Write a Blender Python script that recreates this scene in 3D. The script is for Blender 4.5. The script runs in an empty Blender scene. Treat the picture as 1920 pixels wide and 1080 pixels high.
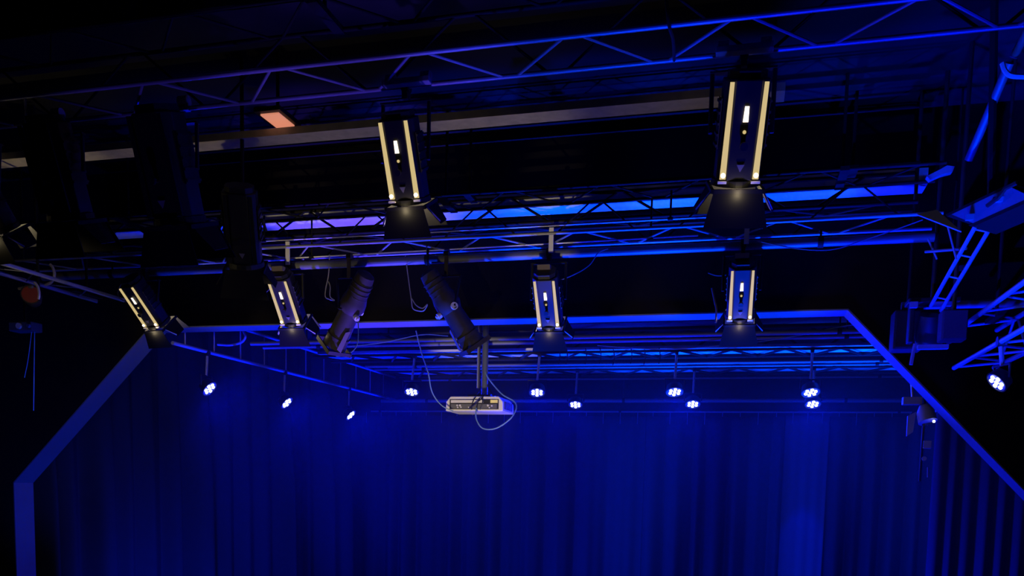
import bpy, bmesh, math, random
from mathutils import Vector, Matrix
random.seed(7)
SC = bpy.context.scene
COL = SC.collection
ZO = 4.2                      # eye height above the house floor; all heights below are given from eye level

# ------------------------------------------------------------------ camera
FPX, CX, CY = 1612.0, 960.0, 1060.0
_d = Vector((428, 145, FPX)).normalized()
_x = Vector((6160, -300, -FPX)); _x = (_x - _x.dot(_d)*_d).normalized()
_z = _d.cross(_x); _z = _z if _z.y > 0 else -_z
def cam2world(v): return Vector((_x.dot(v), _d.dot(v), _z.dot(v)))
def ray(px, py): return cam2world(Vector((px-CX, CY-py, FPX)))
def at(px, py, Y):
    r = ray(px, py); r = r*(Y/r.y); return Vector((r.x, r.y, r.z+ZO))
R_ = cam2world(Vector((1,0,0))); U_ = cam2world(Vector((0,1,0))); F_ = cam2world(Vector((0,0,1)))
cd = bpy.data.cameras.new('camera'); cam = bpy.data.objects.new('camera', cd); COL.objects.link(cam)
cam.matrix_world = Matrix(((R_.x,U_.x,-F_.x,0),(R_.y,U_.y,-F_.y,0),(R_.z,U_.z,-F_.z,ZO),(0,0,0,1)))
cd.sensor_width = 36; cd.lens = FPX/1920*36; cd.shift_y = (CY-540)/1920; cd.clip_start = .05
SC.camera = cam

# ------------------------------------------------------------------ world, view, lights
w = bpy.data.worlds.new('world'); SC.world = w; w.use_nodes = True
w.node_tree.nodes['Background'].inputs[0].default_value = (.0, .002, .03, 1)
w.node_tree.nodes['Background'].inputs[1].default_value = .12
SC.view_settings.view_transform = 'Standard'; SC.view_settings.look = 'None'
SC.view_settings.exposure = 0; SC.view_settings.gamma = 1; SC.view_settings.use_curve_mapping = False
SC.cycles.use_denoising = True
SC.cycles.max_bounces = 4
BLUE = (.0, .035, 1.0); DEEP = (.0, .006, 1.0); VIO = (.12, .06, 1.0); WARM = (1.0, .80, .45)
def spot(name, loc, target, power, color, deg, blend=.6, r=.06):
    l = bpy.data.lights.new(name, 'SPOT'); l.energy = power; l.color = color
    l.spot_size = math.radians(deg); l.spot_blend = blend; l.shadow_soft_size = r
    o = bpy.data.objects.new(name, l); COL.objects.link(o)
    o.location = Vector((loc[0], loc[1], loc[2]+ZO))
    t = Vector((target[0], target[1], target[2]+ZO))
    o.rotation_euler = (t-o.location).to_track_quat('-Z', 'Y').to_euler()
    return o
# unseen blue fill spots added low in the house, narrow, under the two front trusses
for x, p, c in ((-3.0,260,VIO),(-2.0,800,VIO),(-.9,1500,BLUE),(.2,1900,DEEP),(1.3,1900,DEEP),(2.4,1100,DEEP)):
    spot('house_fill_spot', (x, 4.1, -3.9), (x, 4.15, 2.1), p, c, 18, .7)
for x, p, c in ((-5.5,200,BLUE),(-4.5,900,BLUE),(-3.4,3600,VIO),(-2.3,5000,BLUE),(-1.2,5000,BLUE),(-.1,5200,BLUE),(1.0,4200,DEEP)):
    spot('house_fill_spot', (x, 7.32, -3.9), (x, 7.2, 2.1), p, c, 19, .5)
spot('house_fill_spot', (-1.6, 3.4, -3.9), (1.45, 5.7, 1.05), 6500, DEEP, 26, .8)
# unseen blue fill spots added on the stage floor
for x, p, c in ((-4.9,900,DEEP),(-3.0,2000,BLUE),(-1.2,7000,BLUE),(.6,6000,BLUE),(1.9,4600,BLUE)):
    spot('stage_fill_spot', (x, 10.6, -2.9), (x, 10.7, 1.5), p, c, 34, .8)
for x, p, c in ((-4.2,1300,DEEP),(-1.4,1900,DEEP),(1.4,900,DEEP)):
    spot('stage_fill_spot', (x, 8.15, -2.9), (x, 8.05, 1.5), p, c, 46, .8)
for y in (8.6, 10.4, 12.3):
    spot('truss_fill_spot', (-4.7, y, -2.9), (-5.75, y, 1.5), 7000, DEEP, 22, .8)  # unseen spots added to brighten the left side truss
for x, tx, p in ((-5.4,-3.6,330),(-3.2,-2.0,300),(-1.2,-.2,300),(1.2,1.8,380),(-4.6,2.6,900)):
    spot('curtain_fill_spot', (x, 10.9, -2.6), (tx, 14, -1.6), p, (0,.02,1), 110, .9)  # unseen spots added to brighten the back curtain
spot('curtain_fill_spot', (-5.6, 8.0, -2.9), (-7.2, 11.4, -.6), 800, (0,.02,1), 110, .9)  # added fill for the left side curtain
spot('curtain_fill_spot', (.2, 8.3, -2.9), (2.8, 9.5, -.4), 2200, DEEP, 60, .9)  # added fill for the right curtain leg
spot('house_fill_spot', (.9, 2.6, -3.6), (1.2, 5.45, 1.55), 3600, BLUE, 21, .7)  # added fill for the flat metal box at right
spot('frame_fill_spot', (-5.0, 5.5, -3.6), (-6.9, 7.6, .4), 560, BLUE, 36, .8)  # unseen spot added to brighten the left boards of the opening
# unseen warm fill spots added low in the audience: one on the projector, a weak one on the long spotlights, four under the pale batten
spot('warm_fill_spot', (-1.2, 1.0, -3.6), (-2.66, 8.3, .74), 2300, WARM, 8, .5)
spot('warm_fill_spot', (-1.2, 1.0, -3.6), (-2.80, 6.8, 1.35), 300, WARM, 15, .6)
for x in (-1.62, -3.76):
    spot('warm_fill_spot', (-1.2, 1.0, -3.6), (x, 6.8, 1.86), 900, WARM, 4.5, .6)
for x, p in ((-5.3,230),(-4.1,150),(-2.9,120),(-1.7,190),(-.5,70)):
    spot('warm_fill_spot', (x, 5.75, -3.9), (x, 5.76, 2.4), p, WARM, 13, .9)

# ------------------------------------------------------------------ materials
MATS = {}
def mat(name, col, rough=.5, metal=0., emit=None, es=0., noise=0., scale=30., bump=0., spec=.5):
    if name in MATS: return MATS[name]
    m = bpy.data.materials.new(name); m.use_nodes = True; nt = m.node_tree; b = nt.nodes['Principled BSDF']
    b.inputs['Base Color'].default_value = (*col, 1); b.inputs['Roughness'].default_value = rough
    b.inputs['Metallic'].default_value = metal; b.inputs['Specular IOR Level'].default_value = spec
    if emit: b.inputs['Emission Color'].default_value = (*emit, 1); b.inputs['Emission Strength'].default_value = es
    if noise or bump:
        tc = nt.nodes.new('ShaderNodeTexCoord'); n = nt.nodes.new('ShaderNodeTexNoise')
        n.inputs['Scale'].default_value = scale; n.inputs['Detail'].default_value = 5
        nt.links.new(tc.outputs['Object'], n.inputs['Vector'])
        if noise:
            mx = nt.nodes.new('ShaderNodeMixRGB'); mx.blend_type = 'MIX'
            mx.inputs[1].default_value = (*[c*(1-noise) for c in col], 1); mx.inputs[2].default_value = (*[min(1, c*(1+noise)) for c in col], 1)
            nt.links.new(n.outputs['Fac'], mx.inputs[0]); nt.links.new(mx.outputs[0], b.inputs['Base Color'])
        if bump:
            bp = nt.nodes.new('ShaderNodeBump'); bp.inputs['Strength'].default_value = bump
            nt.links.new(n.outputs['Fac'], bp.inputs['Height']); nt.links.new(bp.outputs[0], b.inputs['Normal'])
    MATS[name] = m; return m
BLACKWALL = mat('black_wall_paint', (.007,.006,.007), .95, noise=.4, scale=3, spec=.1)
CEILM = mat('ceiling_black', (.009,.009,.010), .95, noise=.5, scale=2, spec=.1)
PANELM = mat('ceiling_panel_paint', (.035,.033,.034), .9, noise=.35, scale=4, spec=.1)
FLOORM = mat('dark_floor', (.03,.028,.025), .8, noise=.4, scale=6)
FRAME = mat('proscenium_frame_paint', (.11,.12,.13), .7, noise=.12, scale=5)
BOARD = mat('pale_beam_paint', (.62,.63,.64), .7, noise=.22, scale=5)
BATTEN = mat('pale_batten_wood', (.50,.46,.36), .8, noise=.35, scale=14)
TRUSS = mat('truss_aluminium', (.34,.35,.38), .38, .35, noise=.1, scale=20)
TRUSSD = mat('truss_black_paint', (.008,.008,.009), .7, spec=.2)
PIPE = mat('steel_pipe', (.16,.17,.19), .45, .3)
PALE = mat('pale_hanger_metal', (.85,.84,.78), .5, .1)
BLK = mat('black_housing', (.008,.008,.009), .5, noise=.2, scale=40)
BRN = mat('worn_black_housing', (.040,.032,.027), .7, noise=.45, scale=18)
BLK2 = mat('matte_black_door', (.007,.007,.008), .7, spec=.2)
GLOW = mat('lamp_glow_vent', (.02,.02,.01), .8, emit=(1,.76,.32), es=.62)
GLOW2 = mat('lamp_glow_bright', (.3,.25,.15), .5, emit=(1,.84,.60), es=3.0)
GLINT = mat('steel_and_lit_edge', (.85,.82,.72), .35, .2)
LED = mat('led_lens_glow', (.1,.1,.3), .3, emit=(.55,.62,1), es=9)
LEDRIM = mat('led_face_blue', (.02,.02,.05), .4, emit=(0,.01,1), es=.55)
CURT = mat('curtain_cloth', (.025,.027,.031), .95, noise=.12, scale=8, spec=.05)
PLAST = mat('projector_shell', (.62,.60,.55), .5)
PORT = mat('projector_port_strip', (.10,.10,.10), .5)
CABLE = mat('grey_cable', (.16,.15,.17), .6)
CYAN = mat('pale_cord', (.35,.75,.8), .5)
RED = mat('red_gel', (.35,.02,.02), .4)
ORG = mat('amber_lit_panel', (.6,.35,.25), .5, emit=(1,.36,.22), es=.62)
LBL = mat('yellow_label', (.85,.75,.25), .6)

# ------------------------------------------------------------------ mesh helpers
class MB:
    def __init__(s): s.bm = bmesh.new()
    def box(s, c, size, M=None, taper=None):
        hx, hy, hz = [v/2 for v in size]; vs = []
        for dz in (-1,1):
            k = taper if (taper and dz > 0) else 1
            for dy in (-1,1):
                for dx in (-1,1):
                    p = Vector((dx*hx*k, dy*hy*k, dz*hz))
                    if M is not None: p = M @ p
                    vs.append(s.bm.verts.new(p + Vector(c)))
        for f in ((0,2,3,1),(4,5,7,6),(0,1,5,4),(2,6,7,3),(0,4,6,2),(1,3,7,5)): s.bm.faces.new([vs[i] for i in f])
        return s
    def tube(s, a, b, r, n=10, r2=None, cap=True):
        a = Vector(a); b = Vector(b); r2 = r if r2 is None else r2
        d = (b-a).normalized(); u = d.orthogonal().normalized(); v = d.cross(u)
        A, B = [], []
        for i in range(n):
            t = 2*math.pi*i/n; o = u*math.cos(t)+v*math.sin(t)
            A.append(s.bm.verts.new(a+o*r)); B.append(s.bm.verts.new(b+o*r2))
        for i in range(n):
            j = (i+1) % n; s.bm.faces.new((A[i],A[j],B[j],B[i]))
        if cap: s.bm.faces.new(A[::-1]); s.bm.faces.new(B)
        return s
    def path(s, pts, r, n=6):
        pts = [Vector(p) for p in pts]; rings = []
        for k, p in enumerate(pts):
            d = (pts[min(k+1, len(pts)-1)] - pts[max(k-1,0)]).normalized()
            u = d.cross(Vector((.3,.2,1))).normalized(); v = d.cross(u)
            rings.append([s.bm.verts.new(p+(u*math.cos(2*math.pi*i/n)+v*math.sin(2*math.pi*i/n))*r) for i in range(n)])
        for A, B in zip(rings, rings[1:]):
            for i in range(n): j = (i+1) % n; s.bm.faces.new((A[i],A[j],B[j],B[i]))
        s.bm.faces.new(rings[0][::-1]); s.bm.faces.new(rings[-1]); return s
    def lathe(s, prof, o, ax, up=None, n=20, squash=1.0):
        # prof: (distance along the axis, radius)
        o = Vector(o); ax = Vector(ax).normalized(); u = ax.orthogonal().normalized() if up is None else ax.cross(up).normalized(); v = ax.cross(u)
        rings = []
        for d, r in prof:
            rings.append([s.bm.verts.new(o+ax*d+(u*math.cos(2*math.pi*i/n)+v*squash*math.sin(2*math.pi*i/n))*r) for i in range(n)])
        for A, B in zip(rings, rings[1:]):
            for i in range(n): j = (i+1) % n; s.bm.faces.new((A[i],A[j],B[j],B[i]))
        s.bm.faces.new(rings[0][::-1]); s.bm.faces.new(rings[-1]); return s
    def prism(s, poly, ext):
        # closed polygon of 3-D points, extruded by the vector ext
        ext = Vector(ext); A = [s.bm.verts.new(Vector(p)) for p in poly]; B = [s.bm.verts.new(Vector(p)+ext) for p in poly]
        n = len(A); s.bm.faces.new(A[::-1]); s.bm.faces.new(B)
        for i in range(n): j = (i+1) % n; s.bm.faces.new((A[i],A[j],B[j],B[i]))
        return s
    def build(s, name, m, parent=None, bevel=0, smooth=False, loc=None):
        bmesh.ops.recalc_face_normals(s.bm, faces=s.bm.faces)
        me = bpy.data.meshes.new(name); s.bm.to_mesh(me); s.bm.free(); me.materials.append(m)
        o = bpy.data.objects.new(name, me); COL.objects.link(o)
        if parent: o.parent = parent
        if loc is not None: o.location = loc
        if bevel:
            b = o.modifiers.new('bevel', 'BEVEL'); b.width = bevel; b.segments = 2; b.limit_method = 'ANGLE'
        if smooth:
            for p in me.polygons: p.use_smooth = True
            if hasattr(me, 'set_sharp_from_angle'): me.set_sharp_from_angle(angle=math.radians(40))
        return o
def empty(name, loc, label, cat, group=None):
    o = bpy.data.objects.new(name, None); COL.objects.link(o); o.location = loc; o.empty_display_size = .1
    tag(o, label, cat, group); return o
def tag(o, label, cat, group=None):
    o['label'] = label; o['category'] = cat
    if group: o['group'] = group
    return o
def struct(o): o['kind'] = 'structure'; return o
def W(x, y, z): return Vector((x, y, z+ZO))

# ------------------------------------------------------------------ room shell
HZ, SZ = 2.95, 2.20           # house and stage ceilings
XL, XR, PY, PT = -10.5, 5.2, 7.5, .25
def bx(name, x0,x1,y0,y1,z0,z1, m):
    b = MB(); b.box(((x0+x1)/2,(y0+y1)/2,(z0+z1)/2+ZO), (x1-x0,y1-y0,z1-z0)); return b.build(name, m)
struct(bx('floor', XL, XR, -5, PY, -4.4, -4.2, FLOORM))
struct(bx('floor_stage', XL, XR, PY, 15, -3.4, -3.2, FLOORM))
struct(bx('ceiling', XL, XR, -5, PY, HZ, HZ+.15, CEILM))
struct(bx('ceiling_stage', XL, XR, PY+PT, 15, SZ, SZ+.15, CEILM))
struct(bx('wall_left', XL-.2, XL, -5, 15, -4.2, HZ, BLACKWALL))
struct(bx('wall_right', XR, XR+.2, -5, 15, -4.2, HZ, BLACKWALL))
struct(bx('wall_back', XL, XR, 14.8, 15, -3.2, SZ, BLACKWALL))
struct(bx('wall_rear', XL, XR, -5.2, -5, -4.2, HZ, BLACKWALL))
# front wall of the stage with its chamfered opening
OP = [(-7.45,-3.2),(-7.45,-.12),(-5.743,1.45),(.77,1.45),(2.42,-.25),(2.42,-3.2)]
b = MB()
def wq(pts): b.prism([(x, PY, z+ZO) for x, z in pts], (0, PT, 0))
wq([(XL,-4.2),(XL,HZ),(-7.45,HZ),(-7.45,-4.2)])
wq([(-7.45,-.12),(-7.45,HZ),(-5.743,HZ),(-5.743,1.45)])
wq([(-5.743,1.45),(-5.743,HZ),(.77,HZ),(.77,1.45)])
wq([(.77,1.45),(.77,HZ),(2.42,HZ),(2.42,-.25)])
wq([(2.42,-4.2),(2.42,HZ),(XR,HZ),(XR,-4.2)])
wq([(-7.45,-4.2),(-7.45,-3.2),(2.42,-3.2),(2.42,-4.2)])
struct(b.build('wall_front', BLACKWALL))
# painted boards lining the opening
for i in range(5):
    (x0,z0),(x1,z1) = OP[i], OP[i+1]
    d = Vector((x1-x0, 0, z1-z0)).normalized(); n = Vector((d.z, 0, -d.x)) * .012
    b = MB(); b.prism([(x0,PY-.004,z0+ZO),(x1,PY-.004,z1+ZO),(x1,PY+PT+.004,z1+ZO),(x0,PY+PT+.004,z0+ZO)], n)
    struct(b.build('trim_%d' % (i+1), FRAME))

# ------------------------------------------------------------------ trusses
def zig(root, a, d, side, w_, L, pitch, r, m, gap=.1, off=0., name='brace'):
    """zigzag webbing on the face that starts at a, runs along d for L and is w_ wide towards side"""
    n = int((L-off)/pitch)
    for k in range(n):
        s0, s1 = off+k*pitch+pitch*gap, off+(k+1)*pitch-pitch*gap
        p, q = (0, w_) if k % 2 == 0 else (w_, 0)
        MB().tube(a+d*s0+side*p, a+d*s1+side*q, r, 8).build(name, m, root)
def truss(name, label, p0, p1, side, up, wd, ht, pitch, cr, br, m_low, m_up, group, hang=(), off=0., upz=True, gap=.1, side_face=True):
    """box truss; p0-p1 is the near lower chord, side/up point to the other chords"""
    p0, p1 = Vector(p0), Vector(p1); L = (p1-p0).length; d = (p1-p0).normalized()
    side, up = Vector(side).normalized(), Vector(up).normalized()
    root = empty(name, p0, label, 'truss', group)
    O = Vector((0,0,0))
    for s_ in (0, wd): MB().tube(side*s_, d*L+side*s_, cr, 14).build('chord', m_low, root, smooth=True)
    for s_ in (0, wd): MB().tube(side*s_+up*ht, d*L+side*s_+up*ht, cr, 14).build('chord', m_up, root, smooth=True)
    zig(root, O, d, side, wd, L, pitch, br, m_low, gap, off)
    if upz: zig(root, up*ht, d, side, wd, L, pitch*1.0, br, m_up, gap, off+pitch*.5, 'upper_brace')
    if side_face: zig(root, side*wd, d, up, ht, L, pitch*1.3, br, m_up, gap, .1, 'side_brace')
    for s_, top in hang:
        MB().tube(d*s_+side*wd/2+up*ht, Vector((0,0,0))+d*s_+side*wd/2+Vector((0,0,top+ZO-.003-(p0+d*s_).z)), .012, 8).build('drop_rod', TRUSSD, root)
        MB().box(d*s_+side*wd/2+up*(ht+.0), (.06, wd+.05, .03)).build('cross_plate', TRUSSD, root)
    return root
G_H = None
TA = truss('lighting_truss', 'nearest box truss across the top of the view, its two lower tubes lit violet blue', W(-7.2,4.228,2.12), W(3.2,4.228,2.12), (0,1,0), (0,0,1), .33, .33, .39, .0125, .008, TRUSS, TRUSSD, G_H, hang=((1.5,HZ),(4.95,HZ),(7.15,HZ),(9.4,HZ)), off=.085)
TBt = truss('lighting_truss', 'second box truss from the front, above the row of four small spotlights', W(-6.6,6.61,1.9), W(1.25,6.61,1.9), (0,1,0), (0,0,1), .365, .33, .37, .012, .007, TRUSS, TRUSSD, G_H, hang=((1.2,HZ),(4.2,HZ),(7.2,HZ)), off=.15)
truss('lighting_truss', 'black box truss silhouetted against the bright blue beam by the stage wall', W(-6.3,7.0,2.10), W(1.15,7.0,2.10), (0,1,0), (0,0,1), .20, .27, .36, .015, .011, TRUSSD, TRUSSD, G_H, hang=((1.0,HZ),(4.0,HZ),(7.0,HZ)), gap=.03, upz=False)
# stage trusses (black) with pale boards lying in them
def stage_truss(Y, z, x0, x1, label, pitch=.28, wd=.33, ht=.25, cr=.015, boards=True, blabel=None):
    t = truss('stage_truss', label, W(x0,Y,z), W(x1,Y,z), (0,1,0), (0,0,1), wd, ht, pitch, cr, .014, TRUSSD, TRUSSD, 'black trusses above the stage', hang=((.9,SZ),((x1-x0)/2,SZ),(x1-x0-.9,SZ)), gap=.02, upz=False)
    if boards:
        o = bx('cable_board', x0+.05, x1-.05, Y+.025, Y+wd-.025, z+.028, z+.06, BOARD)
        tag(o, blabel, 'board')
    return t
stage_truss(7.80, 1.52, -5.5, 1.0, 'black truss just behind the top edge of the stage opening', pitch=.34, ht=.3, blabel='pale board lying in the truss just behind the stage opening')
stage_truss(9.86, 1.50, -5.2, 2.05, 'middle black zigzag truss over the stage, upper of the two bright ones', wd=.50, blabel='pale blue-lit board showing through the upper of two zigzag trusses')
stage_truss(11.36, 1.50, -4.9, 2.35, 'rear black zigzag truss over the stage, lower of the two bright ones', pitch=.30, wd=.58, blabel='pale blue-lit board showing through the lower of two zigzag trusses')
stage_truss(9.2, 1.62, -2.2, 1.85, 'dim black truss right of the stage with a grey board, below the pipes', pitch=.36, boards=False)
tag(bx('grey_board', -2.1, 1.8, 9.22, 9.5, 1.70, 1.74, mat('grey_board_paint', (.10,.12,.12), .8)), 'dim grey board above the bright zigzag truss on the right', 'board')
# beams and battens
tag(bx('ceiling_beam', -6.1, 1.25, 7.25, 7.46, 2.30, 2.42, BOARD), 'bright blue-lit beam running along the stage wall over the black truss', 'beam')
tag(bx('ceiling_beam', -7.2, 1.35, 3.35, 4.05, 2.80, 2.92, PANELM), 'wide dim ceiling panel above the nearest truss', 'beam')
tag(bx('ceiling_beam', -7.2, 1.35, 4.7, 5.15, 2.72, 2.86, PANELM), 'dim ceiling beam seen through the webbing of the nearest truss', 'beam')
tag(bx('ceiling_batten', -6.2, .15, 5.68, 5.84, 2.40, 2.45, BATTEN), 'long pale wooden batten under the black ceiling, behind the two large spotlights', 'batten')
tag(bx('ceiling_plate', -2.97, -2.70, 4.05, 4.2, 2.52, 2.54, BOARD), 'small bright blue plate above the left part of the nearest truss', 'plate')
def pipe(name, p0, p1, r, m, label, cat='pipe', caps=(), group=None):
    p0, p1 = Vector(p0), Vector(p1); root = empty(name, p0, label, cat, group)
    MB().tube((0,0,0), p1-p0, r, 16).build('tube', m, root, smooth=True)
    for s_, top in caps:
        q = (p1-p0)*s_; MB().tube(q+Vector((0,0,r*.5)), q+Vector((0,0,top+ZO-.003-(p0+q).z)), .008, 8).build('drop_rod', TRUSSD, root)
        MB().lathe([(-.02,r+.008),(.02,r+.008)], q, (p1-p0)).build('clamp', TRUSSD, root)
    return root
pipe('lighting_pipe', W(-6.4,6.86,1.81), W(1.25,6.86,1.81), .034, PIPE, 'blue-lit pipe under the second truss carrying the small spotlights', caps=((.1,1.9),(.5,1.9),(.9,1.9)))
pipe('conduit', W(-4.2,6.72,1.99), W(-.2,6.72,1.99), .007, PALE, 'thin pale conduit above the second truss near the middle', caps=((.05,2.2),(.9,2.2)))
pipe('conduit', W(-4.0,6.88,1.88), W(-.4,6.88,1.905), .006, PALE, 'thin pale conduit between the tubes of the second truss', caps=((.1,2.2),(.9,2.2)))
pipe('stage_pipe', W(-5.3,8.62,1.46), W(1.5,8.62,1.46), .022, PIPE, 'front one of two close blue pipes over the stage', caps=((.1,SZ),(.9,SZ)))
pipe('stage_pipe', W(-5.3,8.88,1.46), W(1.6,8.88,1.46), .022, PIPE, 'rear one of two close blue pipes over the stage', caps=((.1,SZ),(.9,SZ)))
pipe('stage_pipe', W(-4.9,10.75,1.49), W(2.2,10.75,1.49), .018, PIPE, 'dim blue pipe between the two bright zigzag trusses', caps=((.1,SZ),(.9,SZ)))
pipe('stage_pipe', W(-4.9,11.05,1.49), W(2.2,11.05,1.49), .014, PIPE, 'thin dim pipe just above the lower zigzag truss', caps=((.1,SZ),(.9,SZ)))
pipe('stage_pipe', W(-4.9,12.1,1.47), W(2.4,12.1,1.47), .014, PIPE, 'thin dim pipe under the lower zigzag truss', caps=((.1,SZ),(.9,SZ)))
pipe('stage_pipe', W(-5.9,13.6,1.315), W(2.25,13.6,1.315), .032, PIPE, 'long blue-grey pipe above the top of the back curtain', caps=((.1,SZ),(.5,SZ),(.9,SZ)))

# ------------------------------------------------------------------ curtains
def curtain(name, label, path, ztop, zbot, wave, amp, seed, group='stage curtains', hooks=0, flat=None, flare=1.0):
    rnd = random.Random(seed); pts = [Vector((x, y, 0)) for x, y in path]
    seg = [(pts[i+1]-pts[i]).length for i in range(len(pts)-1)]; L = sum(seg)
    n = int(L/.018); ph = 0; cols = []; knots = []
    s_ = 0
    while s_ < L+1: 
        k = wave*rnd.uniform(.6,1.5); knots.append((s_, k, amp*rnd.uniform(.4,1.4), rnd.uniform(-.35,.35))); s_ += k
    def pos(s):
        a = s
        for i, g in enumerate(seg):
            if a <= g or i == len(seg)-1:
                t = a/g; d = (pts[i+1]-pts[i]).normalized(); return pts[i]+d*a, Vector((d.y,-d.x,0))
            a -= g
    base = pts[0].copy()
    root = empty(name, Vector((base.x, base.y, zbot+ZO)), label, 'curtain', group)
    bm = bmesh.new(); rows = [0,.03,.08,.2,.45,.7,1.0]; H = ztop-zbot
    grid = []
    ki = 0
    for i in range(n+1):
        s = L*i/n
        while ki+1 < len(knots) and knots[ki+1][0] <= s: ki += 1
        s0, k, a, sk = knots[ki]; u = (s-s0)/k
        u = u + sk*u*(1-u)
        y = a*(math.sin(math.pi*u)**1.3)*(1 if ki % 1 == 0 else -1) if 0 <= u <= 1 else 0
        if flat and flat[0] <= s <= flat[1]: y = .05
        y += .008*math.sin(s*37+seed)
        p, nr = pos(s); col = []
        for f in rows:
            k2 = (.45+.55*min(1, f*3.2))*(1+.25*f*flare)
            q = p + nr*y*k2 - base + Vector((0,0,H*(1-f)))
            col.append(bm.verts.new(q))
        grid.append(col)
    for a, c in zip(grid, grid[1:]):
        for j in range(len(rows)-1): bm.faces.new((a[j],c[j],c[j+1],a[j+1]))
    b = MB(); b.bm.free(); b.bm = bm; o = b.build('drape', CURT if not flat else mat('lit_strip_cloth', (.070,.070,.085), .95, spec=.05), root, smooth=False)  # paler cloth colour of the flat strip holds its band of lamp light
    for p in o.data.polygons: p.use_smooth = True
    sm = o.modifiers.new('thick', 'SOLIDIFY'); sm.thickness = .006
    if hooks:
        for k in range(hooks):
            s = L*(k+.5)/hooks; p, nr = pos(s); q = p-base+Vector((0,0,H))
            MB().tube(q+nr*.04+Vector((0,0,-.12)), q+nr*.04+Vector((0,0,.06)), .005, 6).build('hook', CABLE, root)
    return root
CB = -3.15
curtain('stage_curtain', 'left and middle part of the back curtain, up to the dark seam', [(-6.75,14.0),(-1.5,13.98)], 1.10, CB, .40, .13, 3, hooks=19)
curtain('stage_curtain', 'back curtain panel between the dark seam and the bright blue strip', [(-1.53,14.0),(.62,14.0)], 1.10, CB, .30, .16, 5, hooks=8)
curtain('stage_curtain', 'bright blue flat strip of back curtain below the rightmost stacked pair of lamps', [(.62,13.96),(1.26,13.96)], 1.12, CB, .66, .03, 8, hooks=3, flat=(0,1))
curtain('stage_curtain', 'right part of the back curtain, right of the bright strip', [(1.27,14.0),(2.75,14.0)], 1.10, CB, .30, .20, 12, hooks=6)
pipe('curtain_track', W(-6.25,13.96,1.175), W(2.4,13.96,1.175), .014, CABLE, 'thin track along the top of the back curtain', 'rail', caps=((.02,SZ),(.5,SZ),(.98,SZ)))
curtain('side_curtain', 'tall folded curtain along the left side of the stage', [(-7.75,7.95),(-7.35,10.2),(-6.62,13.7)], 2.1, CB, .38, .28, 21, group=None)
curtain('side_curtain', 'folded curtain leg behind the right slanted edge of the stage opening', [(1.86,9.5),(3.4,9.5)], 1.35, CB, .13, .07, 33, group=None)

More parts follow.
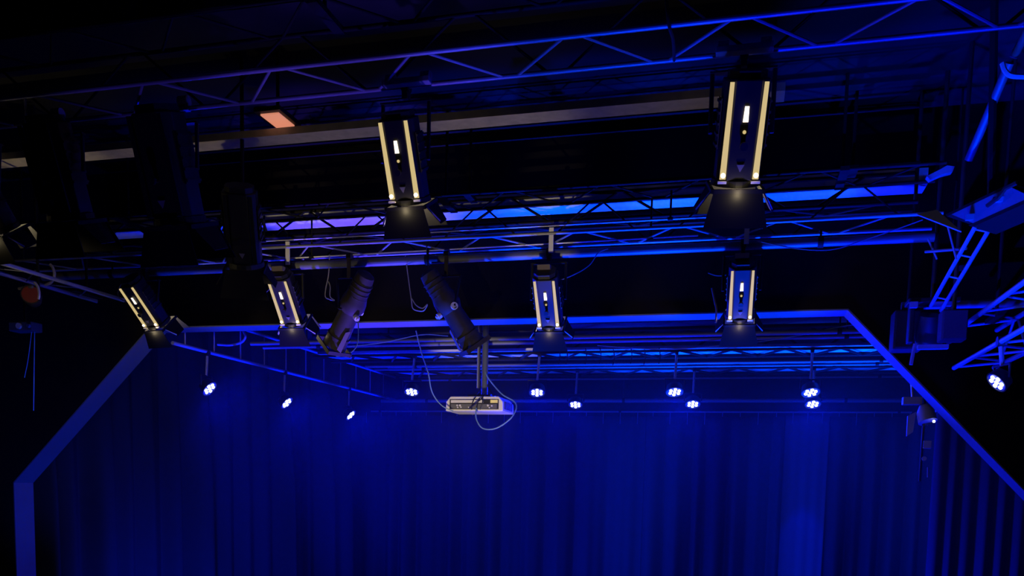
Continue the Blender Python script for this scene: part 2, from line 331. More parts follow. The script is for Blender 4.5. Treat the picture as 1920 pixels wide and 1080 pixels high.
# ------------------------------------------------------------------ fixtures
def clampset(root, p, m=BLK):
    """hook clamp around a tube at p (local)"""
    b = MB(); b.lathe([(-.02,.034),(.02,.034)], p, (1,0,0)); b.box(p+Vector((0,0,-.045)), (.03,.05,.05)); b.build('hook_clamp', m, root)
def frame_from(aim, toward=Vector((0,-1,0))):
    f = Vector(aim).normalized(); r = f.cross(Vector((0,0,1))); r = r.normalized()
    dn = f.cross(r).normalized()          # underside
    if dn.z > 0: dn = -dn
    return r, f, -dn
def fresnel(loc, drop, aim, label, lit=True, scale=.88, strap=True, group=None, kind='fresnel_spotlight', rod=False):
    """loc: tube centre; body centre hangs drop below it"""
    root = empty(kind, loc, label, 'spotlight', group)
    r, f, u = frame_from(aim); M = Matrix((r, f, u)).transposed(); C = Vector((0,0,-drop)); S = scale
    T = lambda x, y, z: C + M @ (Vector((x,y,z))*S)
    clampset(root, Vector((0,0,0)))
    if rod: MB().tube((0,0,0), (0,0,HZ+ZO-.003-loc.z), .014, 8).build('drop_rod', BLK2, root)
    # yoke
    y = MB(); hw = .155*S
    y.box(Vector((0,0,-.085)), (2*hw+.02,.035,.008))
    for sx in (-1,1):
        y.tube(Vector((sx*hw,0,-.085)), C+M@Vector((sx*hw,0,0)), .011, 8)
    y.build('yoke', BLK, root)
    # housing: octagonal box section running along the beam
    b = MB(); prof = []
    h, k = .112, .052
    sec = [(-h,-k),(-k-.01,-h),(k+.01,-h),(h,-k),(h,k),(k,h),(-k,h),(-h,k)]
    L0, L1 = -.25, .21
    b.prism([T(x, L0, z) for x, z in sec], M@Vector((0,(L1-L0)*S,0)))
    b.build('housing', BLK, root, bevel=.006)
    b = MB(); b.prism([T(x*.82, L0-.035, z*.82) for x, z in sec], M@Vector((0,.036*S,0))); b.build('rear_cap', BLK, root)
    # side fins and handle
    for sx in (-1,1):
        b = MB(); b.box(T(sx*.119, -.05, .0), (.004*S,.23*S,.12*S), M)
        for i in range(5): b.box(T(sx*.124, -.15+i*.05, .0), (.010*S,.012*S,.12*S), M)
        b.build('cooling_fins', BLK, root)
    # vents on the underside through which the lamp shows
    for sx in (-1,1):
        v = MB(); v.prism([T(sx*.083-.010, L0+.01, -.1055), T(sx*.083+.010, L0+.01, -.1055), T(sx*.083+.015, L1-.01, -.1055), T(sx*.083-.015, L1-.01, -.1055)], M@Vector((0,0,-.012*S)))
        o = v.build('vent_strip', GLOW if lit else BLK2, root)
        if lit: o['label'] = 'warm glowing vent strip'
        if lit:
            g = MB(); g.lathe([(-.008,.012*S),(.008,.012*S)], T(sx*.083, L1-.03, -.12), M@Vector((0,0,1)), n=10); g.build('bright_spot', GLOW2, root)  # glowing disc added as a bright spot of lamp light
            MB().box(T(sx*.085, L1+.004, -.118), (.045*S,.012*S,.016*S), M).build('edge_clip', GLINT, root)
    if lit:
        MB().prism([T(-.010,-.135,-.117), T(.010,-.135,-.117), T(.013,-.065,-.117), T(-.013,-.065,-.117)], M@Vector((0,0,-.004*S))).build('lamp_slot', GLOW2, root)
        MB().lathe([(0,.009*S),(.004,.009*S)], T(0,-.02,-.118), M@Vector((0,0,-1)), n=10).build('focus_glow', GLOW, root)
    MB().lathe([(0,.012*S),(.03*S,.012*S),(.032*S,.02*S),(.05*S,.02*S)], T(0,.04,-.116), M@Vector((0,0,-1)), n=12).build('focus_knob', BLK, root)
    MB().prism([T(-.02,.13,-.118),T(.02,.13,-.118),T(0,.165,-.118)], M@Vector((0,0,-.003*S))).build('lens_arrow', CABLE, root)
    # lens ring, lens
    MB().lathe([(0,.125*S),(.03*S,.13*S),(.03*S,.105*S),(.0,.10*S)], T(0,L1,0), M@Vector((0,1,0)), n=24).build('lens_ring', BLK, root)
    MB().lathe([(0,.1*S),(.012*S,.09*S),(.03*S,.05*S),(.034*S,.005*S)], T(0,L1+.002,0), M@Vector((0,1,0)), n=24).build('lens', GLOW if lit else BLK2, root)
    # barn door: square frame and four flaps
    fr = MB(); y0 = L1+.045
    for sx in (-1,1):
        fr.box(T(sx*.13,y0,0), (.016*S,.02*S,.276*S), M); fr.box(T(0,y0,sx*.13), (.276*S,.02*S,.016*S), M)
    bd = fr.build('barn_door_frame', BLK2, root)
    def flap(kk, spread, wn, wf, ln, twist=0):
        # kk: 0 bottom, 1 top, 2 left, 3 right
        a = math.radians(spread); 
        dirs = {0:(Vector((0,0,-1)),Vector((1,0,0))),1:(Vector((0,0,1)),Vector((1,0,0))),2:(Vector((-1,0,0)),Vector((0,0,1))),3:(Vector((1,0,0)),Vector((0,0,1)))}
        o_, t_ = dirs[kk]; e = Vector((0,1,0))*math.cos(a)+o_*math.sin(a); nrm = (o_*math.cos(a)-Vector((0,1,0))*math.sin(a))
        p = o_*.132+Vector((0,y0+.008,0))
        poly = [p-t_*wn/2, p+t_*wn/2, p+t_*wf/2+e*ln, p-t_*wf/2+e*ln]
        m_ = MB(); m_.prism([T(*q) for q in poly], M@(nrm*.004*S)); m_.build('barn_door_flap', BLK2, bd)
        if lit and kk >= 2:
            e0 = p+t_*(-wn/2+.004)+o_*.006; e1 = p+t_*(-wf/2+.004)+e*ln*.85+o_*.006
            MB().tube(T(*e0), T(*e1), .0035*S, 6, r2=.007*S).build('lit_flap_edge', GLINT, bd)  # pale tube carries the lamp's glint along the black flap edge
    flap(0, 12, .25, .33, .17); flap(1, 15, .25, .33, .17); flap(2, 32, .20, .12, .13); flap(3, 32, .20, .12, .13)
    if strap:
        MB().box(Vector((.02,-.04,.08)), (.036,.012,.19)).build('hanger_strap', PALE, root)
        MB().box(T(-.01, L0-.05, .02), (.10,.05,.035)).build('rear_plate', mat('dull_plate', (.16,.13,.13), .6), root)
    if lit:
        l = bpy.data.lights.new('lamp', 'POINT'); l.energy = 5*S; l.color = WARM; l.shadow_soft_size = .02
        lo = bpy.data.objects.new('lamp', l); COL.objects.link(lo); lo.parent = root; lo.location = T(0, L1+.10, 0)
        # leak onto the clips and the door edges
        l = bpy.data.lights.new('lamp_leak', 'POINT'); l.energy = .35*S; l.color = WARM; l.shadow_soft_size = .01
        lo = bpy.data.objects.new('lamp_leak', l); COL.objects.link(lo); lo.parent = root; lo.location = T(0, L1+.055, -.165)
    return root
def row(px, py, Y): return at(px, py, Y)
def hang(c, top_z, aim, label, **k):
    loc = Vector((c.x, c.y, top_z+ZO)); return fresnel(loc, loc.z-c.z, aim, label, **k)
ang = lambda deg, sx=0.: Vector((sx, math.cos(math.radians(deg)), -math.sin(math.radians(deg))))
GA = None
hang(at(1389,250,4.558), 2.12, ang(62,-.08), 'large lit spotlight at upper right, glowing strips nearly upright', strap=False, scale=.96)
hang(at(760,303,4.558), 2.12, ang(62,.0), 'large lit spotlight left of centre hanging from the nearest truss', strap=False, scale=.86)
hang(at(1390,545,6.80), 1.81, ang(48,-.02), 'small lit spotlight at right of the second row, aimed straight ahead')
hang(at(1028,562,6.80), 1.81, ang(48,-.03), 'small lit spotlight in the middle of the second row, right of the long dark lamps')
hang(at(540,560,6.80), 1.81, ang(48,-.05), 'small lit spotlight on the left of the second row beside a dangling cable')
hang(at(274,568,6.80), 1.81, ang(46,.12), 'leftmost small lit spotlight above the upper left corner of the stage opening', strap=False)
hang(at(-30,370,4.60), 2.12, ang(55,.1), 'lit spotlight cut off by the left edge with warm barn door edges', strap=False)
hang(at(318,320,4.558), 2.12, ang(70,.0), 'unlit black spotlight hanging in front of the pale batten on the left', lit=False, strap=False, scale=1.2)
hang(at(112,325,4.558), 2.12, ang(70,.0), 'unlit black spotlight second from the left end of the nearest truss', lit=False, strap=False, scale=1.1)
hang(at(455,430,5.7), 1.92, ang(62,-.2), 'unlit spotlight facing away left of the large lit one', lit=False, strap=False, scale=1.05, rod=True)

def profile_spot(clamp, rear, front, label, m=BRN):
    """long ellipsoidal spotlight; rear/front are the ends of its axis"""
    root = empty('profile_spotlight', clamp, label, 'spotlight', 'long profile spotlights under the second truss')
    a, b_ = rear-clamp, front-clamp; ax = (b_-a).normalized(); L = (b_-a).length
    clampset(root, Vector((0,0,0)))
    MB().box(Vector((.01,-.04,-.10)), (.03,.012,.17)).build('hanger_strap', BRN, root)
    up = Vector((0,0,1)); r = ax.cross(up).normalized()
    mid = a+ax*L*.47
    y = MB(); y.box(Vector((0,0,-.17)), (.25,.03,.01))
    for s_ in (-1,1): y.tube(Vector((s_*.12,0,-.17)), mid+r*s_*.115*(1 if r.x > 0 else -1), .010, 8)
    y.build('yoke', BLK, root)
    MB().lathe([(0,.04),(.02,.074),(.10,.084),(.20,.088),(.26,.104),(.32,.108),(.36,.090),(.37,.084)], a, ax, n=20).build('lamp_housing', m, root, smooth=True)
    MB().lathe([(.36,.084),(L*.80,.092),(L*.80,.102),(L*.84,.102),(L*.84,.094),(L*.94,.106)], a, ax, n=20).build('lens_barrel', m, root, smooth=True)
    u2 = r.cross(ax)
    M = Matrix((r, ax, u2)).transposed()
    g = MB()
    for s_ in (-1,1):
        g.box(a+ax*L*.96+r*s_*.11, (.012,.035,.24), M); g.box(a+ax*L*.96+u2*s_*.11, (.23,.035,.012), M)
    g.build('gel_frame', m, root)
    k = MB(); k.lathe([(0,.024),(.03,.024),(.032,.014),(.045,.014)], mid+u2*-.10, -u2, n=14); k.build('tilt_knob', GLINT if m is BRN else BLK, root)
    MB().lathe([(0,.03),(.012,.03)], mid+r*.105, r, n=14).build('yoke_plate', PALE, root)
    f = MB()
    for i in range(4): f.lathe([(0,.092),(.006,.092)], a+ax*(.09+i*.04), ax, n=20)
    f.build('cooling_rings', m, root)
    # shutter handles
    for s_ in (-1,1): MB().box(a+ax*.36+r*s_*.10, (.05,.006,.022), M).build('shutter_handle', BLK, root)
    MB().prism([a+ax*(L*.66)-u2*.100+r*.012, a+ax*(L*.94)-u2*.112+r*.002, a+ax*(L*.90)-u2*.112-r*.05, a+ax*(L*.68)-u2*.100-r*.03], -u2*.006).build('label_plate', mat('worn_plate', (.16,.14,.10), .6), root)
    return root
profile_spot(at(838,478,6.86), at(800,508,6.70), at(893,655,6.95), 'long dark spotlight leaning down to the right, just above the projector')
profile_spot(at(656,482,6.86), at(688,512,6.70), at(624,655,6.95), 'long dark spotlight leaning down to the left beside the small lit one')

def led_par(top, c, n, label, group, on=7, size=1.0):
    """flat LED can: top = clamp point, c = centre of its face, n = facing direction"""
    root = empty('led_par', top, label, 'stage light', group)
    n = Vector(n).normalized(); c = c-top; S = size
    r = n.cross(Vector((0,0,1))).normalized(); v = r.cross(n)
    MB().lathe([(-.09*S,.055*S),(-.07*S,.085*S),(.0,.098*S),(.012*S,.098*S),(.012*S,.088*S),(.004*S,.086*S)], c, n, n=24).build('can', BLK, root, smooth=True)
    MB().lathe([(.0,.085*S),(.006*S,.085*S)], c, n, n=24).build('face_plate', LEDRIM, root)
    k = 0
    for i in range(7):
        if i == 0: p = Vector((0,0,0))
        else: t = math.pi/6+math.pi/3*i; p = (r*math.cos(t)+v*math.sin(t))*.052*S
        MB().lathe([(0,.0180*S),(.010*S,.0170*S),(.014*S,.008*S)], c+p+n*.005*S, n, n=12).build('lens', LED if i < on else BLK, root)
    y = MB(); pv = c-n*.04*S; topy = Vector((pv.x, pv.y, c.z+.135*S))
    for s_ in (-1,1):
        y.tube(pv+r*s_*.108*S, Vector((pv.x,pv.y,0))+r*s_*.108*S+Vector((0,0,topy.z)), .007, 6)
    y.tube(topy-r*.112*S, topy+r*.112*S, .008, 6); y.build('yoke', BLK, root)
    MB().tube(Vector((topy.x,topy.y,topy.z)), Vector((0,0,0)), .014, 8).build('drop_pipe', TRUSS, root)
    MB().lathe([(-.02,.032),(.02,.032)], Vector((0,0,0)), (1,0,0)).build('hook_clamp', BLK, root)
    return root
def par_light(c, tgt, power, n, col=DEEP):
    """the spill of one can: a wide beam leaving its face"""
    q = c+Vector(n).normalized()*.05
    spot('par_and_fill_beam', (q.x, q.y, q.z-ZO), (q.x+n[0], q.y+n[1], q.z-ZO+n[2]), power, col, 176, .5, .05)
G1, G2, G3 = 'front row of lit blue cans over the stage', 'rear row of lit blue cans over the stage', 'lit blue cans hanging from the left side truss'
for (px, py), lab in zip([(772,734),(1007,735),(1265,734),(1520,735)], [
    'lit blue LED can left of the projector, leftmost over the middle of the stage',
    'lit blue LED can in the front row just right of the projector',
    'lit blue LED can in the front row, third from the left',
    'lit blue can at right of the front row, upper one of a stacked pair']):
    c = at(px, py, 9.9); led_par(Vector((c.x, 9.98, 1.50+ZO)), c, (.10,-.44,-.89), lab, G1)
    par_light(c, None, 230, (.10,-.44,-.89))
for (px, py), lab in zip([(1079,758),(1299,757),(1524,757)], [
    'small lit blue LED can in the rear row, leftmost, right of the projector',
    'small lit blue LED can in the rear row, middle one',
    'small lit blue can in the rear row, lower one of a stacked pair']):
    c = at(px, py, 11.35); led_par(Vector((c.x, 11.42, 1.50+ZO)), c, (.05,-.45,-.85), lab, G2)
    par_light(c, None, 150, (.05,-.45,-.85))
spot('par_and_fill_beam', (.95, 13.1, 1.0), (.95, 13.9, -1.2), 260, DEEP, 26, .5, .03)  # unseen spot added to brighten the curtain strip; no can hangs here
for (px, py), Y, lab in zip([(392,728),(537,755),(657,778)], (8.4,10.06,11.94), [
    'nearest and largest lit blue can on the left side truss',
    'middle lit blue can on the left side truss', 'farthest lit blue can on the left side truss']):
    c = at(px, py, Y); led_par(Vector((-5.70, Y, 1.33+ZO)), c, (.757,.036,-.65), lab, G3, size=1.0)
    par_light(c, None, 260, (.757,.036,-.65))
c = at(1870,716,5.96); led_par(Vector((1.5, 5.96, .93+ZO)), c, (-.715,-.21,-.65), 'lit blue can outside the stage opening at the right edge', None, size=.75)
par_light(c, None, 160, (-.715,-.21,-.65))

# side trusses
def ladder(name, label, p0, p1, h, step, cr, m, hangs=(), top=SZ):
    p0, p1 = Vector(p0), Vector(p1); root = empty(name, p0, label, 'truss'); d = p1-p0; L = d.length; d = d.normalized()
    for z in (0, h): MB().tube(Vector((0,0,z)), d*L+Vector((0,0,z)), cr, 12).build('chord', m, root, smooth=True)
    k = step*.4
    while k < L: MB().tube(d*k, d*k+Vector((0,0,h)), cr*.42, 8).build('rung', m, root); k += step
    for s_ in hangs: MB().tube(d*s_+Vector((0,0,h)), d*s_+Vector((0,0,top+ZO-p0.z)), .009, 8).build('drop_rod', TRUSSD, root)
    return root
ladder('side_truss', 'long blue ladder truss on the left of the stage carrying three lit cans', W(-5.70,7.80,1.345), W(-5.70,13.7,1.345), .37, .52, .019, TRUSS, (.6,3.,5.3))
truss('side_truss', 'bright blue box truss outside the opening at the right edge', W(1.50,7.15,.93), W(1.50,2.9,.93), (1,0,0), (0,0,1), .27, .27, .27, .017, .009, TRUSS, TRUSS, None, hang=((.5,HZ),(3.6,HZ)), off=.02)
t_ = truss('side_truss', 'thin box truss at the left edge with diagonal bars', W(-5.63,5.3,1.6), W(-5.63,7.0,1.6), (-1,0,0), (0,0,1), .30, .01, .30, .012, .006, TRUSS, TRUSS, None, hang=((.3,HZ),(1.4,HZ)), upz=False, side_face=False)

# ------------------------------------------------------------------ projector
def projector():
    Y0 = 8.3; c = at(889,757,Y0); root = empty('projector', Vector((c.x,c.y,c.z)), 'pale video projector with cables hanging on a pole in the stage opening', 'projector')
    wv, hv, dv = .60, .145, .42
    b = MB(); cs = [(-wv/2,-hv/2),(wv/2,-hv/2),(wv/2-.005,hv/2-.05),(wv/2-.05,hv/2),(-wv/2+.05,hv/2),(-wv/2+.005,hv/2-.05)]
    b.prism([(x, 0, z) for x, z in cs], (0, dv, 0)); b.build('shell', PLAST, root, bevel=.008)
    MB().box((.0,-.004,-.006), (wv-.09,.010,hv-.048)).build('port_recess', BLK, root)
    MB().box((-.07,-.012,.022), (wv-.26,.008,.028)).build('port_panel', PLAST, root)
    MB().box((.21,-.012,.022), (.075,.008,.030)).build('warning_label', LBL, root)
    MB().box((.0,-.012,-.026), (wv-.12,.008,.045)).build('socket_panel', PORT, root)
    for x, z, s_ in ((-.17,-.018,.02),(-.14,-.018,.022),(-.165,-.038,.016),(-.13,-.036,.016),(.15,-.02,.022),(.19,-.022,.018),(.165,-.04,.014),(-.05,-.036,.012)):
        MB().lathe([(0,s_*.45),(.012,s_*.45)], (x,-.014,z), (0,-1,0), n=10).build('socket', PLAST, root)
    v = MB()
    for i in range(7): v.box((wv/2+.002,.06+i*.045,-.01), (.008,.022,hv*.55))
    v.build('side_vent', BLK, root)
    MB().lathe([(0,.06),(.05,.065),(.06,.05)], (-.05,dv,0), (0,1,0), n=20).build('front_lens', BLK, root)
    MB().box((.02,.20,hv/2+.015), (.24,.2,.03)).build('mount_plate', BLK, root)
    top = SZ-(c.z-ZO)
    MB().tube((.045,.2,hv/2+.02), (.045,.2,top), .032, 14).build('pole', mat('projector_pole_paint', (.05,.06,.08), .5), root, smooth=True)
    MB().tube((-.02,.17,hv/2+.1), (-.02,.17,top), .010, 8).build('conduit', PIPE, root)
    MB().tube((.0,.16,hv/2+.1), (.0,.16,top), .007, 8).build('conduit', BLK, root)
    for s_ in (-1,1): MB().tube((.045+.1*s_,.2,hv/2+.02), (.045,.2,hv/2+.18), .008, 6).build('brace', BLK, root)
    return root, c
PR, pc = projector()
def bez(pts, n=10):
    """smooth curve through points"""
    P = [Vector(p) for p in pts]; P = [2*P[0]-P[1]]+P+[2*P[-1]-P[-2]]; out = []
    for i in range(1, len(P)-2):
        for k in range(n):
            t = k/n; a,b_,c_,d_ = P[i-1],P[i],P[i+1],P[i+2]
            out.append(.5*((2*b_)+(-a+c_)*t+(2*a-5*b_+4*c_-d_)*t*t+(-a+3*b_-3*c_+d_)*t**3))
    out.append(P[-2]); return out
def cable(label, pix, r=.006, m=CABLE, name='cable', cat='cable', group=None):
    """pix: (px, py, Y) knots"""
    P = [at(*p) for p in pix]; base = P[0].copy(); return tag(MB().path([q-base for q in bez(P)], r, 6).build(name, m, loc=base, smooth=True), label, cat, group)
BCAB = mat('blue_grey_cable', (.12,.22,.26), .5)
cable('cable looping down below the projector and back up on its right', [(893,765,8.24),(893,785,8.2),(905,803,8.2),(930,803,8.2),(957,785,8.2),(968,765,8.25),(963,752,8.3),(940,738,8.35),(915,708,8.45),(908,690,8.5)], .007, BCAB)
cable('long thin cable curving down to the left end of the projector', [(780,620,7.9),(790,660,7.95),(803,700,8.0),(810,735,8.1),(828,760,8.2),(850,771,8.26)], .006, BCAB)
for i, pts in enumerate([[(902,735,8.4),(888,750,8.27),(884,768,8.27)],[(906,738,8.4),(897,752,8.26),(893,770,8.27)],[(899,735,8.4),(905,752,8.26),(900,768,8.27)],[(912,738,8.4),(900,750,8.25),(880,766,8.27)]]):
    cable('short black lead plugged into the back of the projector', pts, .006, BLK, group='leads plugged into the projector')
cable('cable drooping to the left of the small lit spotlight on the left', [(426,500,6.8),(430,528,6.8),(452,552,6.8),(475,560,6.8),(497,550,6.8),(513,532,6.8),(523,520,6.8)], .004)
cable('cable drooping to the right of the middle small spotlight', [(1018,524,6.8),(1045,526,6.8),(1078,514,6.8),(1105,497,6.8),(1122,474,6.8),(1140,466,6.8)], .004)
cable('long cable sagging under the right part of the second truss', [(1420,452,6.7),(1480,464,6.7),(1530,469,6.7),(1570,466,6.7),(1620,450,6.7),(1680,430,6.7),(1730,412,6.7)], .004)
cable('short cable left of the right small spotlight', [(1328,512,6.8),(1345,517,6.8),(1366,515,6.8)], .0035)
cable('thin cable running up to the right across the stage pipes', [(1120,648,8.9),(1250,655,8.9),(1400,643,8.8),(1480,632,8.7),(1580,612,8.6),(1630,606,8.6)], .005, BCAB)
cable('thin slack cable between the two long dark spotlights', [(655,650,8.0),(720,642,8.0),(790,628,8.0),(840,630,8.0)], .0045, BCAB)
cable('black cable hanging straight down across the second truss', [(803,438,6.6),(800,470,6.8),(803,500,6.8)], .004, BLK)
cable('cable curling around the lower end of the left long spotlight', [(668,560,7.0),(672,620,7.0),(668,650,7.0),(650,665,7.0),(630,668,7.0)], .005, BCAB)
cable('cable hanging behind the leftmost small spotlight', [(240,522,6.8),(226,535,6.8),(221,552,6.8),(228,562,6.8),(236,566,6.8)], .004)
cable('black cable dropping from the nearest truss left of the upper right spotlight', [(1248,-20,4.21),(1254,45,4.21),(1262,75,4.3),(1264,113,4.53)], .008, BLK)
# steel safety loops
SAF = mat('steel_safety_wire', (.62,.60,.62), .4, .4)
cable('steel safety wire loop hanging between the small and the left long spotlight', [(618,478,6.85),(616,515,6.85),(611,540,6.85),(610,556,6.85),(617,561,6.85),(627,563,6.85),(619,556,6.85),(619,538,6.85),(616,528,6.85)], .0045, SAF, 'safety_cable', 'cable')
cable('steel safety wire loop hanging left of the right long spotlight', [(760,480,6.85),(764,510,6.85),(771,560,6.85),(774,578,6.85),(785,583,6.85),(795,582,6.85),(801,571,6.85),(792,578,6.85),(780,572,6.85),(772,560,6.85)], .0045, SAF, 'safety_cable', 'cable')
cable('dark safety wire left of the right small spotlight', [(1335,540,6.85),(1340,565,6.85),(1343,580,6.85),(1342,605,6.85)], .007, CABLE, 'safety_cable', 'cable')

# ------------------------------------------------------------------ left edge equipment
def lamp_box():
    c = at(48,614,6.9); root = empty('lamp_box', c, 'small blue-lit box with two pale cords at the left edge', 'box')
    MB().box((0,0,0), (.26,.14,.085)).build('case', mat('box_paint', (.10,.11,.12), .6), root, bevel=.008)
    MB().lathe([(0,.028),(.02,.028),(.02,.016)], (.0,-.071,0), (0,-1,0), n=16).build('socket_ring', PALE, root)
    MB().lathe([(0,.02),(.02,.016)], (.11,-.071,0), (0,-1,0), n=12).build('indicator', TRUSS, root)
    MB().tube((0,0,.04), (0,0,HZ+ZO-c.z), .012, 8).build('drop_rod', TRUSSD, root)
    return root
lamp_box()
cable('thin pale cord hanging slanted below the small box at the left edge', [(60,617,6.9),(53,672,6.9),(46,708,6.9)], .0032, CYAN, 'hanging_cord', 'cord')
cable('thin pale cord hanging straight below the small box at the left edge', [(65,617,6.9),(64,690,6.9),(63,770,6.9)], .0042, CYAN, 'hanging_cord', 'cord')
def red_par():
    c = at(58,552,5.95); root = empty('par_can', c, 'unlit lamp with a dark red filter and pale ring at the left edge', 'stage light')
    n = Vector((.55,-.75,.1)).normalized()
    MB().lathe([(-.20,.03),(-.16,.06),(-.05,.075),(0,.078),(.01,.078),(.01,.070),(0,.068)], (0,0,0), n, n=20).build('can', BLK, root, smooth=True)
    MB().lathe([(0,.068),(.004,.068)], (0,0,0), n, n=20).build('red_filter', RED, root)
    pts = [Vector((.08*math.cos(t)+.0, 0, .10*math.sin(t))) for t in [math.pi*(-.15+.5*i/8) for i in range(9)]]
    MB().path([p+Vector((.02,-.02,0)) for p in pts], .010, 6).build('pale_ring', SAF, root)
    MB().tube((-.12,0,.05), (.02,0,.06), .012, 8).build('bracket', CABLE, root)
    pts = [at(85,535,6.2)-c, at(97,528,6.2)-c, at(102,515,6.2)-c, at(99,502,6.2)-c, at(94,496,6.2)-c]
    MB().path(bez(pts), .012, 8).build('hook', SAF, root)
    MB().tube((0,.08,.03), (0,.08,HZ+ZO-c.z), .012, 8).build('drop_rod', TRUSSD, root)
red_par()
def downlight():
    P = [at(489,217,5.5), at(527,214,5.5), at(547,239,5.5), at(514,243,5.5)]
    c = W(-3.27,5.68,2.5); root = empty('recessed_light', c, 'small dim orange lit panel under the ceiling on the left', 'light fixture')
    MB().box((0,0,.02), (.20,.30,.03)).build('frame', BLK, root)
    MB().box((0,0,0), (.14,.22,.012)).build('lit_panel', ORG, root)
    MB().tube((0,0,.03), (0,0,HZ+ZO-c.z), .012, 8).build('drop_rod', TRUSSD, root)
downlight()
# ------------------------------------------------------------------ right side equipment
def flood():
    c = at(1850,385,5.3); root = empty('flood_light', c, 'long flat blue-lit metal box with brackets near the right edge', 'flood light')
    a = at(1784,402,5.3)-c; b_ = at(1893,350,5.0)-c; d = (b_-a).normalized(); L = (b_-a).length
    v = (at(1806,437,5.2)-c-a).normalized(); n = d.cross(v).normalized()
    hgt = .13
    if n.y < 0: n = -n
    MB().prism([a, a+d*L, a+d*(L+.06)+v*hgt, a+d*.08+v*hgt], n*.12).build('panel', mat('grey_panel_paint', (.26,.27,.28), .6, noise=.1, scale=6), root)
    MB().prism([a-d*.03-v*.02, a+d*(L+.02)-v*.02, a+d*(L+.02), a-d*.03], n*.16).build('top_lip', BLK, root)
    MB().prism([a+d*.05+v*hgt, a+d*(L+.08)+v*hgt, a+d*(L+.08)+v*(hgt+.025), a+d*.07+v*(hgt+.025)], n*.16).build('bottom_lip', BLK, root)
    MB().box(a+d*.09+v*.09-n*.012, (.04,.02,.03)).build('latch', TRUSS, root)
    MB().box(a+d*.28+v*.06-n*.012, (.06,.02,.025)).build('latch', VIOL, root)
    MB().path([a+d*.22+v*.08-n*.03, a+d*.30+v*.07-n*.04, a+d*.36+v*.03-n*.04, a+d*.42+v*.02-n*.03], .012, 6).build('lead', BLK, root)
    MB().tube(a+d*L*.5+n*.08, Vector((a.x+d.x*L*.5, a.y+d.y*L*.5+.08, HZ+ZO-c.z)), .02, 8).build('drop_rod', BLK, root)
VIOL = mat('bare_metal_latch', (.45,.40,.48), .4, .3)
flood()
g0 = [at(1718,401,6.0), at(1757,393,6.0), at(1803,434,5.7)]
o = MB().prism([p-g0[0] for p in g0], (0,.02,.0)).build('gusset_plate', mat('plate_paint', (.30,.31,.32), .6), loc=g0[0]); tag(o, 'pale triangular metal plate at the right end of the second truss', 'plate')
def twin_pipe():
    p0, p1 = at(1756,576,6.75), at(1853,408,5.6); root = empty('slanted_rail', p0, 'bright blue twin rail slanting up at right, below the flat metal box', 'pipe')
    d = p1-p0; s_ = Vector((.075,0,-.02))
    MB().tube(-s_*.5+d*.0, d-s_*.5, .013, 10).build('tube', TRUSS, root, smooth=True); MB().tube(s_*.5-d*.03, d+s_*.5, .013, 10).build('tube', TRUSS, root, smooth=True)
    for t in (.12,.38,.62,.88): MB().tube(d*t-s_*.5, d*t+s_*.5, .006, 8).build('rung', TRUSS, root)
    MB().box(d*.5+Vector((.02,.03,0)), (.03,.03,.03)).build('joint', BLK, root)
twin_pipe()
pipe('slanted_pipe', at(1816,300,5.4), at(1893,118,5.1), .022, PIPE, 'dim blue slanted pipe near the upper right corner', caps=())
pipe('slanted_pipe', at(1900,108,5.05), at(1935,40,5.0), .020, PIPE, 'short pipe continuing out of the frame at the upper right corner')
cable('pale bent hook at the upper right edge', [(1879,118,5.0),(1884,132,5.0),(1896,142,5.0),(1925,144,5.0)], .012, SAF, 'hook', 'hook')
def mover():
    c = at(1745,612,6.9); root = empty('moving_head_light', c, 'unlit black stage light with blue-lit brackets left of the right edge truss', 'stage light')
    MB().box((0,0,.17), (.34,.18,.035)).build('base', BLK, root, bevel=.006)
    for s_ in (-1,1): MB().box((s_*.135,0,.02), (.035,.10,.28)).build('yoke_arm', BLK, root, bevel=.008)
    MB().lathe([(-.13,.06),(-.11,.09),(.05,.10),(.12,.085)], (0,0,-.03), (0,.35,-.9), n=20).build('head', BLK, root, smooth=True)
    MB().box((0,-.12,-.165), (.20,.05,.03)).build('lower_bracket', TRUSS, root)
    MB().box((.04,-.10,.135), (.13,.04,.03)).build('upper_bracket', TRUSS, root)
    MB().box((-.14,-.1,.135), (.05,.04,.04)).build('upper_bracket', TRUSS, root)
    MB().tube((0,0,.19), (0,0,HZ+ZO-c.z), .016, 8).build('drop_rod', BLK, root)
mover()
def speaker(px, py, Y, size, label, m):
    c = at(px, py, Y); root = empty('loudspeaker', c, label, 'speaker'); w_, d_, h_ = size
    MB().box((0,0,0), size).build('cabinet', m, root, bevel=.01)
    MB().box((0,-d_/2-.006,0), (w_*.88,.012,h_*.9)).build('grille', m, root)
    MB().tube((0,0,h_/2), (0,0,HZ+ZO-c.z), .014, 8).build('drop_rod', BLK, root)
SPK = mat('speaker_grille_brown', (.035,.022,.026), .8, noise=.3, scale=60)
speaker(1700,622,7.2, (.21,.2,.29), 'dark brown loudspeaker left of the unlit stage light at right', SPK)
speaker(1786,612,6.5, (.16,.14,.2), 'small dark loudspeaker right of the unlit stage light', SPK)
cable('pale strap hanging below the dark brown loudspeaker', [(1716,645,6.8),(1712,662,6.8),(1708,684,6.8)], .014, mat('pale_strap', (.25,.22,.26), .7), 'strap', 'strap')
pipe('thin_rod', at(1776,420,6.0), at(1793,486,6.0), .006, CABLE, 'thin slanted rod under the triangular plate', 'rod')
pipe('thin_rod', at(1740,448,6.2), at(1757,486,6.2), .006, CABLE, 'short thin slanted rod left of the longer one', 'rod')
pipe('thin_rod', at(1735,472,6.2), at(1812,466,6.0), .009, CABLE, 'short level rod crossing the twin rail at right', 'rod')
pipe('lighting_pipe', at(1690,574,7.2), at(1990,566,7.2), .03, PIPE, 'dim level pipe behind the slanted twin rail at right', caps=((.3,HZ),))
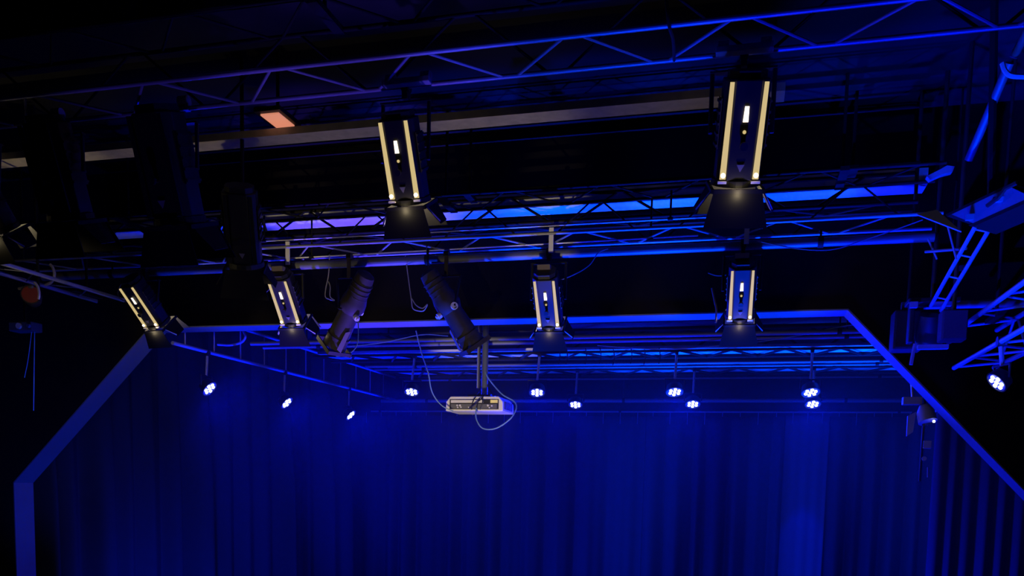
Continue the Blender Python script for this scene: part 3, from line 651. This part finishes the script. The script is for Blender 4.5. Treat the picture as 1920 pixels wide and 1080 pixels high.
BOOM = mat('boom_fitting_metal', (.24,.24,.27), .6)
# hanging boom behind the right slanted edge
def boom():
    c = at(1735,745,8.5); root = empty('lighting_boom', c, 'hanging pole with clamps and small fittings behind the right slanted edge', 'pole')
    MB().tube((0,0,SZ+ZO-c.z), (0,0,-.75), .012, 10).build('pole', BLK, root)
    Q = lambda px, py, Y=8.5: at(px, py, Y)-c
    MB().lathe([(-.06,.04),(.0,.075),(.10,.08)], Q(1735,772), (.2,-.3,-.9), n=16).build('lamp_can', BOOM, root, smooth=True)
    MB().box(Q(1710,752), (.16,.08,.07)).build('clamp_block', BOOM, root, bevel=.005)
    MB().prism([Q(1702,780), Q(1718,772), Q(1712,810), Q(1700,818)], (0,.03,0)).build('hanging_flag', BOOM, root)
    MB().box(Q(1738,834), (.07,.05,.07)).build('fitting', BOOM, root, bevel=.005)
    MB().lathe([(0,.02),(.03,.02)], Q(1732,860), (0,-1,0), n=12).build('fitting', BOOM, root)
    MB().box(Q(1766,768), (.10,.06,.06)).build('clamp_block', BOOM, root, bevel=.005)
    MB().lathe([(0,.012),(.012,.010)], Q(1751,790,8.4), (0,-1,-.2), n=12).build('pilot_light', LED, root)
    MB().tube(Q(1709,715), Q(1711,745), .012, 8).build('clamp_bolt', TRUSS, root)
    MB().tube(Q(1740,876), Q(1740,895), .009, 8).build('tail', CABLE, root)
boom()
# faint fixtures' clamp bars on the nearest truss
for (px, py), lab in zip([(1396,92),(762,154)], ['blue-lit clamp bar on the nearest truss over the upper right spotlight', 'blue-lit clamp bar on the nearest truss over the left large spotlight']):
    c = at(px, py, 4.5); root = empty('clamp_bar', c, lab, 'clamp')
    MB().box((0,0,0), (.27,.05,.03)).build('bar', mat('plate_paint', (.30,.31,.32), .6), root, bevel=.004)
    for s_ in (-1,1): MB().lathe([(-.025,.03),(.025,.03)], Vector((s_*.10,.03,.03)), (1,0,0), n=14).build('clamp', TRUSS, root)

# ------------------------------------------------------------------ thin theatre haze over the stage
hm = bpy.data.materials.new('thin_haze'); hm.use_nodes = True; nt = hm.node_tree; nt.nodes.clear()
out = nt.nodes.new('ShaderNodeOutputMaterial'); vs = nt.nodes.new('ShaderNodeVolumeScatter')
vs.inputs['Density'].default_value = .014; vs.inputs['Anisotropy'].default_value = .0; vs.inputs['Color'].default_value = (.9,.9,.95,1)
tc = nt.nodes.new('ShaderNodeTexCoord'); sx = nt.nodes.new('ShaderNodeSeparateXYZ'); mr = nt.nodes.new('ShaderNodeMapRange')
mr.interpolation_type = 'SMOOTHSTEP'
for k_, v_ in (('From Min', -2.2+ZO), ('From Max', 1.15+ZO), ('To Min', 0.), ('To Max', .0095)): mr.inputs[k_].default_value = v_
nt.links.new(tc.outputs['Object'], sx.inputs[0]); nt.links.new(sx.outputs['Z'], mr.inputs['Value']); nt.links.new(mr.outputs[0], vs.inputs['Density'])
nt.links.new(vs.outputs[0], out.inputs['Volume'])
b = MB(); b.box((-2.3, 10.8, -.3+ZO), (9.9, 5.9, 4.4)); hz = b.build('stage_haze', hm)
hz['kind'] = 'stuff'; tag(hz, 'thin blue theatre haze hanging around the lit cans over the stage', 'haze')

# small extras
for k, (x, y) in enumerate([(1048,652),(1062,653),(1098,653),(1125,652),(1150,655),(1183,652),(1208,654),(1236,652)]):
    cable('thin black cable hanging over the two zigzag trusses in the middle', [(x,y,9.83),(x+2,y+16,9.84),(x-1,y+30,9.84)], .006, BLK, group='thin black cables over the zigzag trusses')
for (px, py), lab in zip([(108,213),(345,190)], ['small blue-lit clamp at the far left of the nearest truss','blue-lit clamp on the nearest truss left of the orange panel']):
    c = at(px, py, 4.56); root = empty('truss_clamp', c, lab, 'clamp')
    MB().lathe([(-.03,.03),(.03,.03)], (0,0,0), (1,0,0), n=14).build('clamp', TRUSS, root)
    MB().box((.02,0,-.035), (.03,.03,.04)).build('bolt_block', TRUSS, root)
P = [at(*q, 6.6) for q in ((1738,330),(1762,318),(1776,310),(1790,312),(1786,322),(1766,327),(1744,337))]
tag(MB().prism([q-P[0] for q in P], (0,.06,0)).build('bracket', TRUSS, loc=P[0]), 'bright blue bent bracket above the flat metal box at right', 'bracket')
cable('hooked blue cable on the near end of the left ladder truss', [(408,646,9.0),(432,647,9.0),(452,642,9.0),(460,632,9.0),(456,620,9.0)], .014, TRUSS, 'hook', 'hook')
